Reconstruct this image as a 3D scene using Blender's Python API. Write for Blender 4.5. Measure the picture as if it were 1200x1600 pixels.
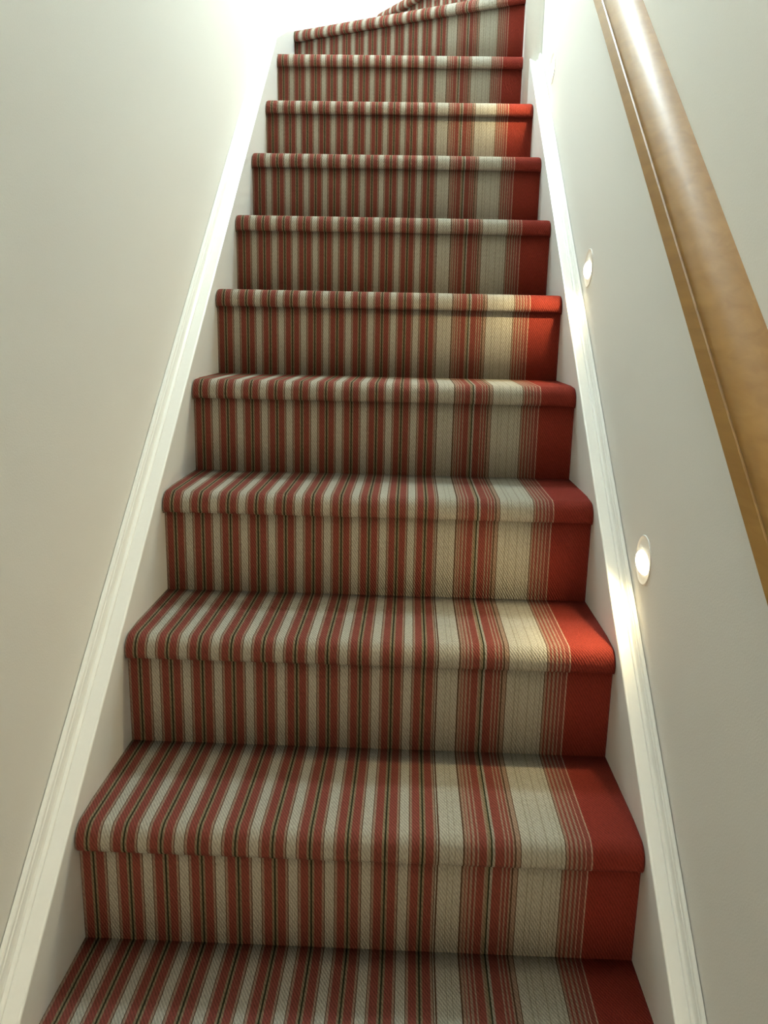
import bpy, bmesh, math, random
from mathutils import Vector, Matrix

# ------------------------------------------------------------------ clear
for o in list(bpy.data.objects):
    bpy.data.objects.remove(o, do_unlink=True)
scene = bpy.context.scene
C = scene.collection

# ------------------------------------------------------------------ camera
cam_d = bpy.data.cameras.new('camera')
cam = bpy.data.objects.new('camera', cam_d)
C.objects.link(cam)
cam_d.sensor_fit = 'VERTICAL'
cam_d.sensor_height = 24.0
cam_d.lens = 1267.695 * 24.0 / 1600.0
cam_d.clip_start = 0.02
R_ = Vector((0.99923332, 0.03314566, 0.02083611))
U_ = Vector((-0.02760531, 0.21910778, 0.97531007))
F_ = Vector((-0.02776194, 0.9751375, -0.21985479))
M = Matrix((R_, U_, -F_)).transposed().to_4x4()
M.translation = Vector((0.45616, -0.76404, 0.88443))
cam.matrix_world = M
scene.camera = cam

# ------------------------------------------------------------------ world, lights, exposure
world = bpy.data.worlds.new('sky')
scene.world = world
world.use_nodes = True
wb = world.node_tree.nodes['Background']
wb.inputs['Color'].default_value = (0.75, 0.88, 1.0, 1)
wb.inputs['Strength'].default_value = 1.0

ADDED_GLOBE_STRENGTH = 163.0            # unseen globe added as the top light over the winders (built below)
ADDED_GLOBE_COLOR = (0.80, 0.96, 1.0)
ADDED_GLOBE_LOC = (0.42, 1.99, 3.20)
HALL_FILL_POWER = 76.0                   # unseen fill lamp added behind the viewer (built below)
HALL_FILL_COLOR = (1.0, 0.83, 0.58)
SPOT_POWER = 4.1                    # step lights (built below)

scene.view_settings.view_transform = 'Standard'
scene.view_settings.look = 'None'
scene.view_settings.gamma = 1.0
scene.view_settings.use_curve_mapping = False
scene.view_settings.exposure = 0.0

# ------------------------------------------------------------------ dimensions (metres)
W = 0.80            # width between the strings
H = 0.19365         # rise
G = 0.23200         # going
O = 0.0255          # nosing overhang
WL, WR = -0.040, 0.834      # wall planes
YB = -4.2           # wall behind the camera
YF = 2.91           # wall beyond the winders
FLOOR = -3 * H
CEIL = 4.60
PX, PY = 0.787, 2.050       # newel's left face and front face
PE = 0.797          # carpet runs a little into the newel

# ------------------------------------------------------------------ helpers
def link(name, bm, mat, parent=None, smooth=False, label=None):
    me = bpy.data.meshes.new(name)
    bmesh.ops.recalc_face_normals(bm, faces=bm.faces)
    bm.to_mesh(me); bm.free()
    if smooth:
        for p in me.polygons: p.use_smooth = True
    me.materials.append(mat)
    o = bpy.data.objects.new(name, me); C.objects.link(o)
    if parent: o.parent = parent
    if label: o['label'] = label
    return o

def box(bm, a, b):
    vs = [bm.verts.new((x, y, z)) for x in (a[0], b[0]) for y in (a[1], b[1]) for z in (a[2], b[2])]
    for f in ((0,1,3,2),(4,6,7,5),(0,4,5,1),(2,3,7,6),(0,2,6,4),(1,5,7,3)):
        bm.faces.new([vs[i] for i in f])
    return vs

def structure(name, boxes, mat):
    bm = bmesh.new()
    for a, b in boxes: box(bm, a, b)
    uvl = bm.loops.layers.uv.new('UVMap')
    for f in bm.faces:
        for lp in f.loops: lp[uvl].uv = (lp.vert.co.x, lp.vert.co.y)
    o = link(name, bm, mat); o['kind'] = 'structure'
    return o

def empty(name, label, cat, loc=(0,0,0), group=None):
    o = bpy.data.objects.new(name, None); C.objects.link(o)
    o.location = loc; o['label'] = label; o['category'] = cat
    o.empty_display_size = 0.05
    if group: o['group'] = group
    return o

def sweep(bm, path, section, closed=True, caps=True):
    """section: list of 3D offsets per path point function(i) -> list of Vector"""
    rings = []
    for i in range(len(path)):
        rings.append([bm.verts.new(Vector(path[i]) + s) for s in section(i)])
    n = len(rings[0])
    for a, b in zip(rings, rings[1:]):
        for k in range(n if closed else n - 1):
            bm.faces.new((a[k], a[(k+1) % n], b[(k+1) % n], b[k]))
    if closed and caps:
        bm.faces.new(rings[0]); bm.faces.new(rings[-1][::-1])
    return rings

# ------------------------------------------------------------------ materials
def new_mat(name):
    m = bpy.data.materials.new(name); m.use_nodes = True
    nt = m.node_tree
    return m, nt, nt.nodes['Principled BSDF']

def paint(name, col, rough, bump=0.0, scale=300.0, spec=0.5):
    m, nt, b = new_mat(name)
    b.inputs['Base Color'].default_value = (*col, 1)
    b.inputs['Roughness'].default_value = rough
    b.inputs['Specular IOR Level'].default_value = spec
    tc = nt.nodes.new('ShaderNodeTexCoord')
    n = nt.nodes.new('ShaderNodeTexNoise'); n.inputs['Scale'].default_value = scale
    n.inputs['Detail'].default_value = 3
    nt.links.new(tc.outputs['Object'], n.inputs['Vector'])
    if bump:
        bp = nt.nodes.new('ShaderNodeBump'); bp.inputs['Strength'].default_value = bump
        bp.inputs['Distance'].default_value = 0.002
        nt.links.new(n.outputs['Fac'], bp.inputs['Height'])
        nt.links.new(bp.outputs['Normal'], b.inputs['Normal'])
    mx = nt.nodes.new('ShaderNodeMix'); mx.data_type = 'RGBA'
    mx.inputs['A'].default_value = (*[c * 0.975 for c in col], 1)
    mx.inputs['B'].default_value = (*[min(1, c * 1.02) for c in col], 1)
    nt.links.new(n.outputs['Fac'], mx.inputs['Factor'])
    nt.links.new(mx.outputs['Result'], b.inputs['Base Color'])
    return m

M_wall = paint('wall_paint', (0.80, 0.787, 0.732), 0.7, 0.12, 350)
M_ceil = paint('ceiling_paint', (0.82, 0.82, 0.80), 0.8, 0.1, 350)
M_gloss = paint('white_satin_paint', (0.83, 0.84, 0.80), 0.32, 0.03, 120)
M_plaster = paint('lamp_plaster', (0.80, 0.79, 0.74), 0.5, 0.03, 200)

def emission(name, col, strength):
    m, nt, b = new_mat(name)
    b.inputs['Base Color'].default_value = (0.9, 0.88, 0.8, 1)
    b.inputs['Emission Color'].default_value = (*col, 1)
    b.inputs['Emission Strength'].default_value = strength
    return m
M_lens = emission('warm_lens', (1.0, 0.86, 0.60), 9.0)

def wood():
    m, nt, b = new_mat('varnished_oak')
    tc = nt.nodes.new('ShaderNodeTexCoord')
    mp = nt.nodes.new('ShaderNodeMapping')
    mp.inputs['Rotation'].default_value = (-math.atan2(H, G), 0, 0)
    mp.inputs['Scale'].default_value = (28, 1.6, 28)
    n = nt.nodes.new('ShaderNodeTexNoise'); n.inputs['Scale'].default_value = 2.2
    n.inputs['Detail'].default_value = 5; n.inputs['Distortion'].default_value = 0.6
    r = nt.nodes.new('ShaderNodeValToRGB')
    r.color_ramp.elements[0].position = 0.25; r.color_ramp.elements[0].color = (0.27, 0.135, 0.032, 1)
    r.color_ramp.elements[1].position = 0.78; r.color_ramp.elements[1].color = (0.37, 0.205, 0.056, 1)
    nt.links.new(tc.outputs['Object'], mp.inputs['Vector'])
    nt.links.new(mp.outputs['Vector'], n.inputs['Vector'])
    nt.links.new(n.outputs['Fac'], r.inputs['Fac'])
    nt.links.new(r.outputs['Color'], b.inputs['Base Color'])
    b.inputs['Roughness'].default_value = 0.36
    b.inputs['Specular IOR Level'].default_value = 0.32
    return m
M_wood = wood()

# ---- striped carpet: u across the stair in metres, v along its length in metres
RED   = (0.166, 0.045, 0.033)
SOLID = (0.170, 0.025, 0.017)
CREAM = (0.31, 0.292, 0.24)
CREAM2 = (0.235, 0.217, 0.17)
TAN   = (0.175, 0.135, 0.082)
PALE  = (0.22, 0.15, 0.108)
DARK  = (0.07, 0.036, 0.02)
GREEN = (0.025, 0.026, 0.012)
LINE  = (0.30, 0.20, 0.145)
PER, G0, XS, XE = 0.05245, 0.0194, 0.5126, 0.8126

def ramp(nt, stops):
    r = nt.nodes.new('ShaderNodeValToRGB'); cr = r.color_ramp
    cr.interpolation = 'CONSTANT'
    assert len(stops) <= 32, len(stops)
    cr.elements[0].position = 0; cr.elements[0].color = (*stops[0][1], 1)
    cr.elements[1].position = stops[1][0]; cr.elements[1].color = (*stops[1][1], 1)
    for p, c in stops[2:]:
        e = cr.elements.new(p); e.color = (*c, 1)
    return r

def carpet():
    m, nt, b = new_mat('striped_carpet')
    N, L = nt.nodes, nt.links
    uv = N.new('ShaderNodeUVMap'); uv.uv_map = 'UVMap'
    sp = N.new('ShaderNodeSeparateXYZ'); L.new(uv.outputs['UV'], sp.inputs[0])
    def math_(op, a, b_=None, c=None):
        n = N.new('ShaderNodeMath'); n.operation = op
        for i, x in enumerate((a, b_, c)):
            if x is None: continue
            if isinstance(x, (int, float)): n.inputs[i].default_value = x
            else: L.new(x, n.inputs[i])
        return n.outputs[0]
    u, v = sp.outputs['X'], sp.outputs['Y']
    # yarns wander a little
    nz = N.new('ShaderNodeTexNoise'); nz.inputs['Scale'].default_value = 170; nz.inputs['Detail'].default_value = 2
    L.new(uv.outputs['UV'], nz.inputs['Vector'])
    uw = math_('ADD', u, math_('MULTIPLY', math_('SUBTRACT', nz.outputs['Fac'], 0.5), 0.0012))
    fr = math_('FRACT', math_('DIVIDE', math_('SUBTRACT', uw, G0 - 10 * PER), PER))
    d = [(0.0, GREEN), (0.0013, TAN), (0.0043, RED), (0.0152, PALE), (0.0183, DARK), (0.0195, CREAM),
         (0.0326, DARK), (0.0337, PALE), (0.0372, RED), (0.0481, TAN), (0.0511, GREEN)]
    r1 = ramp(nt, [(x / PER, c) for x, c in d])
    L.new(fr, r1.inputs['Fac'])
    s = [(0.5126, DARK), (0.5138, CREAM), (0.5268, CREAM2), (0.5283, CREAM), (0.5355, CREAM2), (0.5370, CREAM),
         (0.5475, DARK), (0.5490, PALE), (0.5528, RED), (0.5545, PALE), (0.5575, RED), (0.5606, PALE), (0.5633, RED),
         (0.5668, PALE), (0.5695, RED), (0.5800, PALE), (0.5825, TAN), (0.5858, GREEN), (0.5884, CREAM2), (0.5915, RED),
         (0.6045, PALE), (0.6068, RED), (0.6108, PALE), (0.6132, RED), (0.6158, PALE), (0.6190, DARK), (0.6206, PALE),
         (0.6268, DARK), (0.6284, CREAM)]
    span = XE - XS
    r2 = ramp(nt, [((x - XS) / span, c) for x, c in s])
    s3 = [(0.6400, CREAM), (0.6412, CREAM2), (0.6428, CREAM), (0.6485, CREAM2), (0.6500, CREAM), (0.6635, CREAM2), (0.6650, CREAM), (0.6755, CREAM2), (0.6770, CREAM), (0.6830, CREAM2), (0.6845, CREAM), (0.6888, DARK),
          (0.6904, PALE), (0.6938, RED), (0.6966, PALE), (0.6998, RED), (0.7030, PALE), (0.7062, RED), (0.7098, PALE),
          (0.7125, RED), (0.7165, LINE), (0.7180, RED), (0.7248, LINE), (0.7264, SOLID)]
    r3 = ramp(nt, [((x - 0.6400) / (XE - 0.6400), c) for x, c in s3])
    L.new(math_('DIVIDE', math_('SUBTRACT', uw, XS), span), r2.inputs['Fac'])
    L.new(math_('DIVIDE', math_('SUBTRACT', uw, 0.6400), XE - 0.6400), r3.inputs['Fac'])
    def mix(f, A, B, mode='MIX'):
        x = N.new('ShaderNodeMix'); x.data_type = 'RGBA'; x.blend_type = mode
        if isinstance(f, (int, float)): x.inputs['Factor'].default_value = f
        else: L.new(f, x.inputs['Factor'])
        L.new(A, x.inputs['A']); L.new(B, x.inputs['B'])
        return x.outputs['Result']
    c = mix(math_('GREATER_THAN', uw, XS), r1.outputs['Color'], r2.outputs['Color'])
    c = mix(math_('GREATER_THAN', uw, 0.6400), c, r3.outputs['Color'])
    # woven loops: diagonal twill
    tw = math_('SINE', math_('ADD', math_('MULTIPLY', u, 2 * math.pi / 0.0048), math_('MULTIPLY', v, 2 * math.pi / 0.0080)))
    rib = math_('SINE', math_('MULTIPLY', u, 2 * math.pi / 0.0026))
    hgt = math_('ADD', math_('MULTIPLY', tw, 0.6), math_('ADD', math_('MULTIPLY', rib, 0.4), nz.outputs['Fac']))
    bp = N.new('ShaderNodeBump'); bp.inputs['Strength'].default_value = 0.55; bp.inputs['Distance'].default_value = 0.0012
    L.new(hgt, bp.inputs['Height']); L.new(bp.outputs['Normal'], b.inputs['Normal'])
    # yarn-to-yarn tone
    n2 = N.new('ShaderNodeTexNoise'); n2.inputs['Scale'].default_value = 1.0; n2.inputs['Detail'].default_value = 2
    mp = N.new('ShaderNodeMapping'); mp.inputs['Scale'].default_value = (420, 160, 1)
    L.new(uv.outputs['UV'], mp.inputs['Vector']); L.new(mp.outputs['Vector'], n2.inputs['Vector'])
    tone = math_('ADD', math_('MULTIPLY', tw, 0.17), math_('ADD', math_('MULTIPLY', n2.outputs['Fac'], 0.7), 0.65))
    cm = N.new('ShaderNodeCombineColor')
    for i in range(3): L.new(tone, cm.inputs[i])
    c = mix(1.0, c, cm.outputs[0], 'MULTIPLY')
    L.new(c, b.inputs['Base Color'])
    b.inputs['Roughness'].default_value = 0.92
    b.inputs['Specular IOR Level'].default_value = 0.05
    return m
M_carpet = carpet()

# ------------------------------------------------------------------ room shell
T = 0.12
structure('wall_left', [((WL - T, YB - T, FLOOR - 0.1), (WL, YF + T, CEIL + 0.3))], M_wall)
structure('wall_right', [((WR, YB - T, FLOOR - 0.1), (WR + 0.10, PY + 0.115, CEIL + 0.3))], M_wall)
structure('wall_far', [((WL, YF, FLOOR - 0.1), (2.6, YF + T, CEIL + 0.3))], M_wall)
structure('wall_back', [((WL, YB - T, FLOOR - 0.1), (WR, YB, CEIL + 0.3))], M_wall)
structure('wall_landing', [((2.5, PY + 0.115, FLOOR - 0.1), (2.6, YF, CEIL + 0.3))], M_wall)
structure('wall_landing_front', [((WR + 0.10, PY - 0.01, FLOOR - 0.1), (2.6, PY + 0.115, CEIL + 0.3))], M_wall)
structure('floor', [((WL, YB, FLOOR - 0.1), (WR, -0.45, FLOOR))], M_carpet)
structure('floor_landing', [((WR, PY + 0.115, 12 * H - 0.2), (2.5, YF, 12 * H))], M_carpet)
structure('ceiling', [((WL, YB, CEIL), (2.5, YF, CEIL + 0.3))], M_ceil)

# ------------------------------------------------------------------ staircase
stair = empty('staircase', 'straight flight of stairs carpeted in red and cream stripes, turning at the top', 'staircase', (0, 0, FLOOR))
inv = Vector((0, 0, -FLOOR))     # children are given in world coordinates

def carpet_strip(name, stations, profile, parent):
    """stations: list of (base_xy, u, inset); profile: (outward, z, v) points. One carpeted skin with real thickness."""
    bm = bmesh.new(); uvl = bm.loops.layers.uv.new('UVMap')
    grid = []
    for (base, nrm, u, ins) in stations:
        row = []
        for (out, z, v, k) in profile:
            e = ins * k
            p = Vector((base[0] + nrm[0] * (out - e), base[1] + nrm[1] * (out - e), z - e * 0.6)) + inv
            row.append((bm.verts.new(p), u, v))
        grid.append(row)
    for a, b in zip(grid, grid[1:]):
        for i in range(len(profile) - 1):
            q = (a[i], b[i], b[i+1], a[i+1])
            f = bm.faces.new([x[0] for x in q])
            for lp, x in zip(f.loops, q): lp[uvl].uv = (x[1], x[2])
            f.smooth = True
    me = bpy.data.meshes.new(name); bmesh.ops.recalc_face_normals(bm, faces=bm.faces); bm.to_mesh(me); bm.free()
    me.materials.append(M_carpet)
    o = bpy.data.objects.new(name, me); C.objects.link(o); o.parent = parent
    sd = o.modifiers.new('thickness', 'SOLIDIFY'); sd.thickness = 0.006; sd.offset = -1
    return o

def nosing_profile(z, back, v0):
    """from under the nosing, round the front and back to the riser above; 'out' is measured towards the walker"""
    pts = [(-O, z - 0.0385), (-0.010, z - 0.0395), (-0.004, z - 0.038), (-0.0008, z - 0.033)]
    cx, cz, rx, rz = -0.026, z - 0.026, 0.026, 0.026
    for a in range(-8, 91, 14):
        t = math.radians(a)
        pts.append((cx + rx * math.cos(t), cz + rz * math.sin(t)))
    n = 5
    for i in range(1, n + 1):
        pts.append((cx - (back + cx) * i / n, z))
    out, v = [], v0
    for i, (o_, zz) in enumerate(pts):
        if i: v += math.hypot(o_ - pts[i-1][0], zz - pts[i-1][1])
        k = 1.0 if o_ > -0.035 and 1 <= i else 0.0
        out.append((o_, zz, v, k))
    return out

def stations(p0, p1, u0, u1):
    d = Vector((p1[0] - p0[0], p1[1] - p0[1])); n = d.length; d.normalize()
    nrm = (d.y, -d.x)
    st = []
    ends = [(0, .006), (.0015, .003), (.004, .001), (.009, 0)]
    ts = [(e, i) for e, i in ends] + [(n * j / 8, 0) for j in range(1, 8)] + [(n - e, i) for e, i in ends[::-1]]
    for t, ins in ts:
        st.append(((p0[0] + d.x * t, p0[1] + d.y * t), nrm, u0 + (u1 - u0) * t / n, ins))
    return st

def riser(p0, p1, u0, u1, z0, z1, parent, v0):
    st = stations(p0, p1, u0, u1); st = [(a, b_, c, 0) for a, b_, c, d in st]
    pr = [(-O, z0 - 0.004, v0, 0), (-O, (z0 + z1) / 2, v0 + (z1 - z0) / 2, 0), (-O, z1 - 0.036, v0 + z1 - z0 - .036, 0)]
    return carpet_strip('carpeted_riser', st, pr, parent)

YN = lambda k: k * G if k < 9 else 2.078
for k in range(-2, 9):
    y, z = YN(k), k * H
    back = YN(k + 1) - y + O + 0.001
    riser((0, y), (W, y), 0, W, z - H, z, stair, k * 0.41)
    carpet_strip('carpeted_tread', stations((0, y), (W, y), 0, W), nosing_profile(z, back, k * 0.41 + H), stair)

# winders turning right about the newel
def flat_tread(poly, z, parent, nosing_from, nosing_to, u0, u1, v0):
    """nosing strip plus the level wedge behind it, one mesh"""
    d = Vector((nosing_to[0] - nosing_from[0], nosing_to[1] - nosing_from[1])); L_ = d.length; d.normalize()
    nrm = Vector((d.y, -d.x))
    o = carpet_strip('carpeted_tread', stations(nosing_from, nosing_to, u0, u1), nosing_profile(z, 0.04, v0), parent)
    bm = bmesh.new(); bm.from_mesh(o.data); uvl = bm.loops.layers.uv.active
    f = bm.faces.new([bm.verts.new(Vector((p[0], p[1], z - 0.0008)) + inv) for p in poly])
    if f.normal.z < 0: f.normal_flip()
    f.normal_update()
    if f.normal.z < 0: f.normal_flip()
    for lp in f.loops:
        q = Vector((lp.vert.co.x - nosing_from[0], lp.vert.co.y - nosing_from[1]))
        lp[uvl].uv = (u0 + (u1 - u0) * q.dot(d) / L_, v0 + .06 - q.dot(nrm))
    bm.to_mesh(o.data); bm.free()
    return o

CO = 2.87                              # far string face
A10, B10 = (-0.03, 2.485), (PE, 2.081)
A11, B11 = (0.275, CO), (0.766, 2.161)
k = 9; z = 9 * H
riser((0, YN(9)), (PE, YN(9)), 0, PE + .004, z - H, z, stair, 4.0)
flat_tread([(0, YN(9) + .02), (PE, YN(9) + .02), (PE, B10[1] + .03), (0, A10[1] + .03)], z, stair, (0, YN(9)), (PE, YN(9)), 0, PE + .004, 4.2)
L10 = math.hypot(A10[0] - B10[0], A10[1] - B10[1])
riser(A10, B10, 0.80 - L10, 0.80, z, z + H, stair, 5.0)
flat_tread([(0, A10[1] + .005), (B10[0], B10[1] + .02), (B11[0], B11[1] + .02), (A11[0] + .01, CO), (0, CO)], z + H, stair, A10, B10, 0.80 - L10, 0.80, 5.2)
L11 = math.hypot(A11[0] - B11[0], A11[1] - B11[1])
riser(A11, B11, 0.80 - L11, 0.80, z + H, z + 2 * H, stair, 6.0)
flat_tread([(A11[0] + .02, CO), (B11[0] + .01, B11[1] + .02), (WR - .002, PY + .115), (WR - .002, CO)], z + 2 * H, stair, A11, B11, 0.80 - L11, 0.80, 6.2)
A12, B12 = (WR - O - .009, CO), (WR - O - .009, PY + .115)
riser(A12, B12, 0.06, 0.80, z + 2 * H, z + 3 * H, stair, 7.0)
carpet_strip('carpeted_tread', stations(A12, B12, 0.06, 0.80), nosing_profile(z + 3 * H, 0.0264, 7.2), stair)

# strings (skirting boards of the flight) with a small moulding against the wall
def string(side, path, bottom, t, mould):
    xin = 0.0 if side < 0 else W
    def sec_board(i):
        a = 0.0015
        pts = [(0, -a * 2), (a * .6, -a * .6), (a * 2, 0), (t, 0), (t, -bottom), (0, -bottom)]
        return [Vector((side * dx, 0, dz)) for dx, dz in pts]
    bm = bmesh.new()
    sweep(bm, [Vector((xin, y, zz)) + inv for y, zz in path], sec_board)
    o = link('string_board', bm, M_gloss, stair)
    def sec_m(i):
        return [Vector((side * dx, 0, dz)) for dx, dz in mould]
    bm = bmesh.new()
    sweep(bm, [Vector((xin, y, zz)) + inv for y, zz in path], sec_m)
    m = link('string_moulding', bm, M_gloss, o)
    return o

def mould_section(x0, x1, h):
    w_ = x1 - x0
    return [(x0, -0.004), (x0, 0.004), (x0 + .06 * w_, 0.0055), (x0 + .30 * w_, h * .22), (x0 + .40 * w_, h * .34), (x0 + .46 * w_, h * .55),
            (x0 + .47 * w_, h * .74), (x0 + .55 * w_, h * .78), (x0 + .60 * w_, h * .94), (x0 + .70 * w_, h), (x1, h), (x1, -0.004)]

zl = lambda y: y * H / G + 0.002 + 0.021 * y
zr = lambda y: y * H / G + 0.003 + 0.0125 * y
left_path = [(y, zl(y)) for y in (-0.72, 0.0, 1.0, 2.065)] + [(2.085, zl(2.075) + .010), (2.47, 1.945), (CO, 2.09)]
string(-1, left_path, 0.36, 0.0385, mould_section(0.0225, 0.0385, 0.034))
right_path = [(y, zr(y)) for y in (-0.72, 0.0, 1.0, PY)]
string(1, right_path, 0.36, 0.0325, mould_section(0.019, 0.0325, 0.026))
# string along the far wall beside the last winders
bm = bmesh.new()
fp = [(-0.0385, 2.09), (0.275, 2.15), (0.70, 2.38), (WR - .0015, 2.45)]
sweep(bm, [Vector((x, CO, zz)) + inv for x, zz in fp],
      lambda i: [Vector((0, dy, dz)) for dy, dz in ((0, 0), (0.0385, 0), (0.0385, -.4), (0, -.4))])
link('string_board', bm, M_gloss, stair)

# newel post at the inside of the turn
bm = bmesh.new()
nx1, ny1 = WR - 0.0003, PY + 0.115
rn = nx1 - PX
plan = [(nx1 - rn * math.sin(math.radians(a)), PY + 0.02 - 0.07 * math.cos(math.radians(a))) for a in range(0, 91, 10)] + [(PX, ny1), (nx1, ny1)]
lo_ = [bm.verts.new(Vector((x, y, 7.4 * H)) + inv) for x, y in plan]
hi_ = [bm.verts.new(Vector((x, y, 9 * H + 1.15)) + inv) for x, y in plan]
for i_ in range(len(plan)):
    j_ = (i_ + 1) % len(plan)
    f = bm.faces.new((lo_[i_], lo_[j_], hi_[j_], hi_[i_])); f.smooth = i_ < 9
bm.faces.new(lo_); bm.faces.new(hi_)
newel = link('newel_post', bm, M_gloss, stair)
bm = bmesh.new()
box(bm, (PX - .01, PY - .01, 9 * H + 1.15), (nx1, ny1 + .01, 9 * H + 1.175))
bmesh.ops.bevel(bm, geom=[e for e in bm.edges], offset=0.006, segments=2, affect='EDGES')
for v_ in bm.verts: v_.co += inv
link('newel_cap', bm, M_gloss, newel)

# ------------------------------------------------------------------ handrail on the right wall
slope = math.atan2(H, G)
rail = empty('handrail', 'thick varnished oak handrail running up the right-hand wall', 'handrail', (WR, 0.0, 0.70))
up = Vector((0, -math.sin(slope), math.cos(slope)))
ax = Vector((0, math.cos(slope), math.sin(slope)))
HP0 = 0.69          # height of the rail's lower edge above the pitch line
ra, rb = -0.95, 1.96
def rail_pt(y): return Vector((WR, y, y * H / G + HP0)) - Vector(rail.location)
def rail_mesh(name, sec, mat, a=ra, b=rb, cnt=2, parent=rail, smooth=True):
    bm = bmesh.new()
    pth = [rail_pt(a + (b - a) * i / (cnt - 1)) for i in range(cnt)]
    sweep(bm, pth, lambda i: [Vector((-u, 0, 0)) + up * v for u, v in sec])
    o = link(name, bm, mat, parent, smooth)
    if smooth:
        for p in o.data.polygons:
            p.use_smooth = True
        for e in o.data.edges: pass
        md = o.modifiers.new('edges', 'EDGE_SPLIT'); md.split_angle = math.radians(38)
    return o
body = [(0.0, 0.0245), (0.0405, 0.0245), (0.0428, 0.0258), (0.0437, 0.029), (0.0430, 0.036), (0.0405, 0.0435), (0.0365, 0.0500),
        (0.0310, 0.0557), (0.0245, 0.0605), (0.0170, 0.0645), (0.0090, 0.0680), (0.0, 0.0710)]
rail_mesh('rail_body', body, M_wood)
rail_mesh('rail_fillet', [(0.0, 0.0), (0.0470, 0.0), (0.0480, 0.0010), (0.0440, 0.0225), (0.0405, 0.0245), (0.0, 0.0245)], M_wood)

# ------------------------------------------------------------------ step lights on the right wall
def wall_light(y, z, label):
    e = empty('wall_light', label, 'wall light', (WR, y, z), 'step lights along the right-hand wall')
    # round plaster face plate with a rim
    bm = bmesh.new()
    n = 48
    prof = [(0.040, 0.0), (0.0400, 0.0012), (0.0392, 0.0018), (0.0380, 0.0016), (0.0372, 0.0008), (0.0300, 0.0008), (0.0, 0.0008)]
    rings = []
    for r, d in prof[:-1]:
        rings.append([bm.verts.new((-d, r * math.cos(2 * math.pi * i / n), r * math.sin(2 * math.pi * i / n))) for i in range(n)])
    for a, b_ in zip(rings, rings[1:]):
        for i in range(n): bm.faces.new((a[i], a[(i+1) % n], b_[(i+1) % n], b_[i]))
    bm.faces.new(rings[-1])
    link('face_plate', bm, M_wall, e, True)
    # glowing lens: a low dome filling the lower middle of the plate
    bm = bmesh.new()
    rings = []
    ry, rz, dep, c0 = 0.033, 0.0185, 0.008, -0.004
    for j in range(6):
        ph = math.radians(90 * j / 6)
        rings.append([bm.verts.new((-0.0008 - dep * math.sin(ph), ry * math.cos(ph) * math.cos(2*math.pi*i/32),
                      c0 + rz * math.cos(ph) * math.sin(2*math.pi*i/32))) for i in range(32)])
    for a, b_ in zip(rings, rings[1:]):
        for i in range(32): bm.faces.new((a[i], a[(i+1) % 32], b_[(i+1) % 32], b_[i]))
    bm.faces.new(rings[-1])
    link('lens', bm, M_lens, e, True, label='glowing warm white lens')
    d = bpy.data.lights.new('step_lamp', 'SPOT')
    d.energy = SPOT_POWER; d.color = (1.0, 0.79, 0.43)
    d.spot_size = math.radians(142); d.spot_blend = 1.0; d.shadow_soft_size = 0.004
    lo = bpy.data.objects.new('step_lamp', d); C.objects.link(lo); lo.parent = e
    lo.location = (-0.0145, 0, c0 - 0.006)
    dirv = Vector((-0.80, 0.10, -0.59))
    lo.rotation_euler = dirv.to_track_quat('-Z', 'Y').to_euler()
    return e
wall_light(0.487, 0.536, 'round glowing step light lowest on the right wall, nearest the viewer')
wall_light(1.070, 1.022, 'round glowing step light midway up the right wall')
wall_light(1.760, 1.612, 'round glowing step light highest on the right wall, near the turn')

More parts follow.
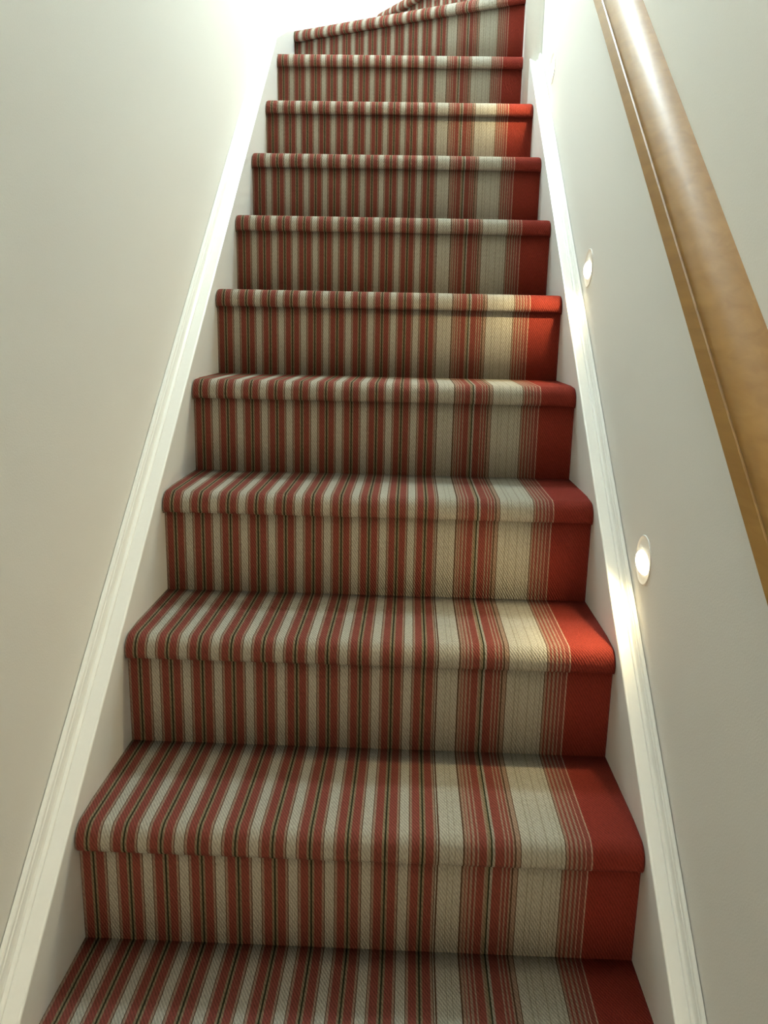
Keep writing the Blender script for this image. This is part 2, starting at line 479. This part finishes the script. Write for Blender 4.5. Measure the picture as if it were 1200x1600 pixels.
# ------------------------------------------------------------------ unseen globe added to light the turn from above
pl = empty('added_globe_light', 'unseen globe light added over the turn at the top of the stairs', 'added light', ADDED_GLOBE_LOC)
drop = CEIL - ADDED_GLOBE_LOC[2]
bm = bmesh.new(); bmesh.ops.create_uvsphere(bm, u_segments=32, v_segments=16, radius=0.15)
link('globe', bm, emission('added_globe_glow', ADDED_GLOBE_COLOR, ADDED_GLOBE_STRENGTH), pl, True)
bm = bmesh.new(); bmesh.ops.create_cone(bm, cap_ends=True, segments=24, radius1=0.035, radius2=0.025, depth=0.06, matrix=Matrix.Translation((0, 0, 0.175)))
link('lamp_holder', bm, M_gloss, pl)
bm = bmesh.new(); bmesh.ops.create_cone(bm, cap_ends=True, segments=12, radius1=0.004, radius2=0.004, depth=drop - 0.2, matrix=Matrix.Translation((0, 0, 0.2 + (drop - 0.2) / 2)))
link('cord', bm, M_gloss, pl)
bm = bmesh.new(); bmesh.ops.create_cone(bm, cap_ends=True, segments=32, radius1=0.045, radius2=0.055, depth=0.03, matrix=Matrix.Translation((0, 0, drop - 0.015)))
link('ceiling_rose', bm, M_gloss, pl)

# ------------------------------------------------------------------ unseen lamp added behind the viewer as fill for the risers
hl = empty('added_fill_lamp', 'unseen fill lamp added on the hall wall behind the viewer', 'wall lamp', (0.62, YB, 1.05))
bm = bmesh.new(); bmesh.ops.create_cone(bm, cap_ends=True, segments=40, radius1=0.07, radius2=0.06, depth=0.02,
    matrix=Matrix.Translation((0, 0.01, 0)) @ Matrix.Rotation(-math.pi / 2, 4, 'X'))
link('back_plate', bm, M_gloss, hl)
bm = bmesh.new(); bmesh.ops.create_cone(bm, cap_ends=True, segments=16, radius1=0.012, radius2=0.012, depth=0.08,
    matrix=Matrix.Translation((0, 0.06, 0)) @ Matrix.Rotation(-math.pi / 2, 4, 'X'))
link('arm', bm, M_gloss, hl)
bm = bmesh.new(); bmesh.ops.create_uvsphere(bm, u_segments=40, v_segments=20, radius=0.085, matrix=Matrix.Translation((0, 0.17, 0)))
link('shade', bm, emission('fill_shade_glow', (1.0, 0.84, 0.62), 3.0), hl, True)
d = bpy.data.lights.new('hall_fill', 'POINT'); d.energy = HALL_FILL_POWER; d.color = HALL_FILL_COLOR; d.shadow_soft_size = 0.08
lo = bpy.data.objects.new('hall_fill', d); C.objects.link(lo); lo.parent = hl; lo.location = (0, 0.36, 0)
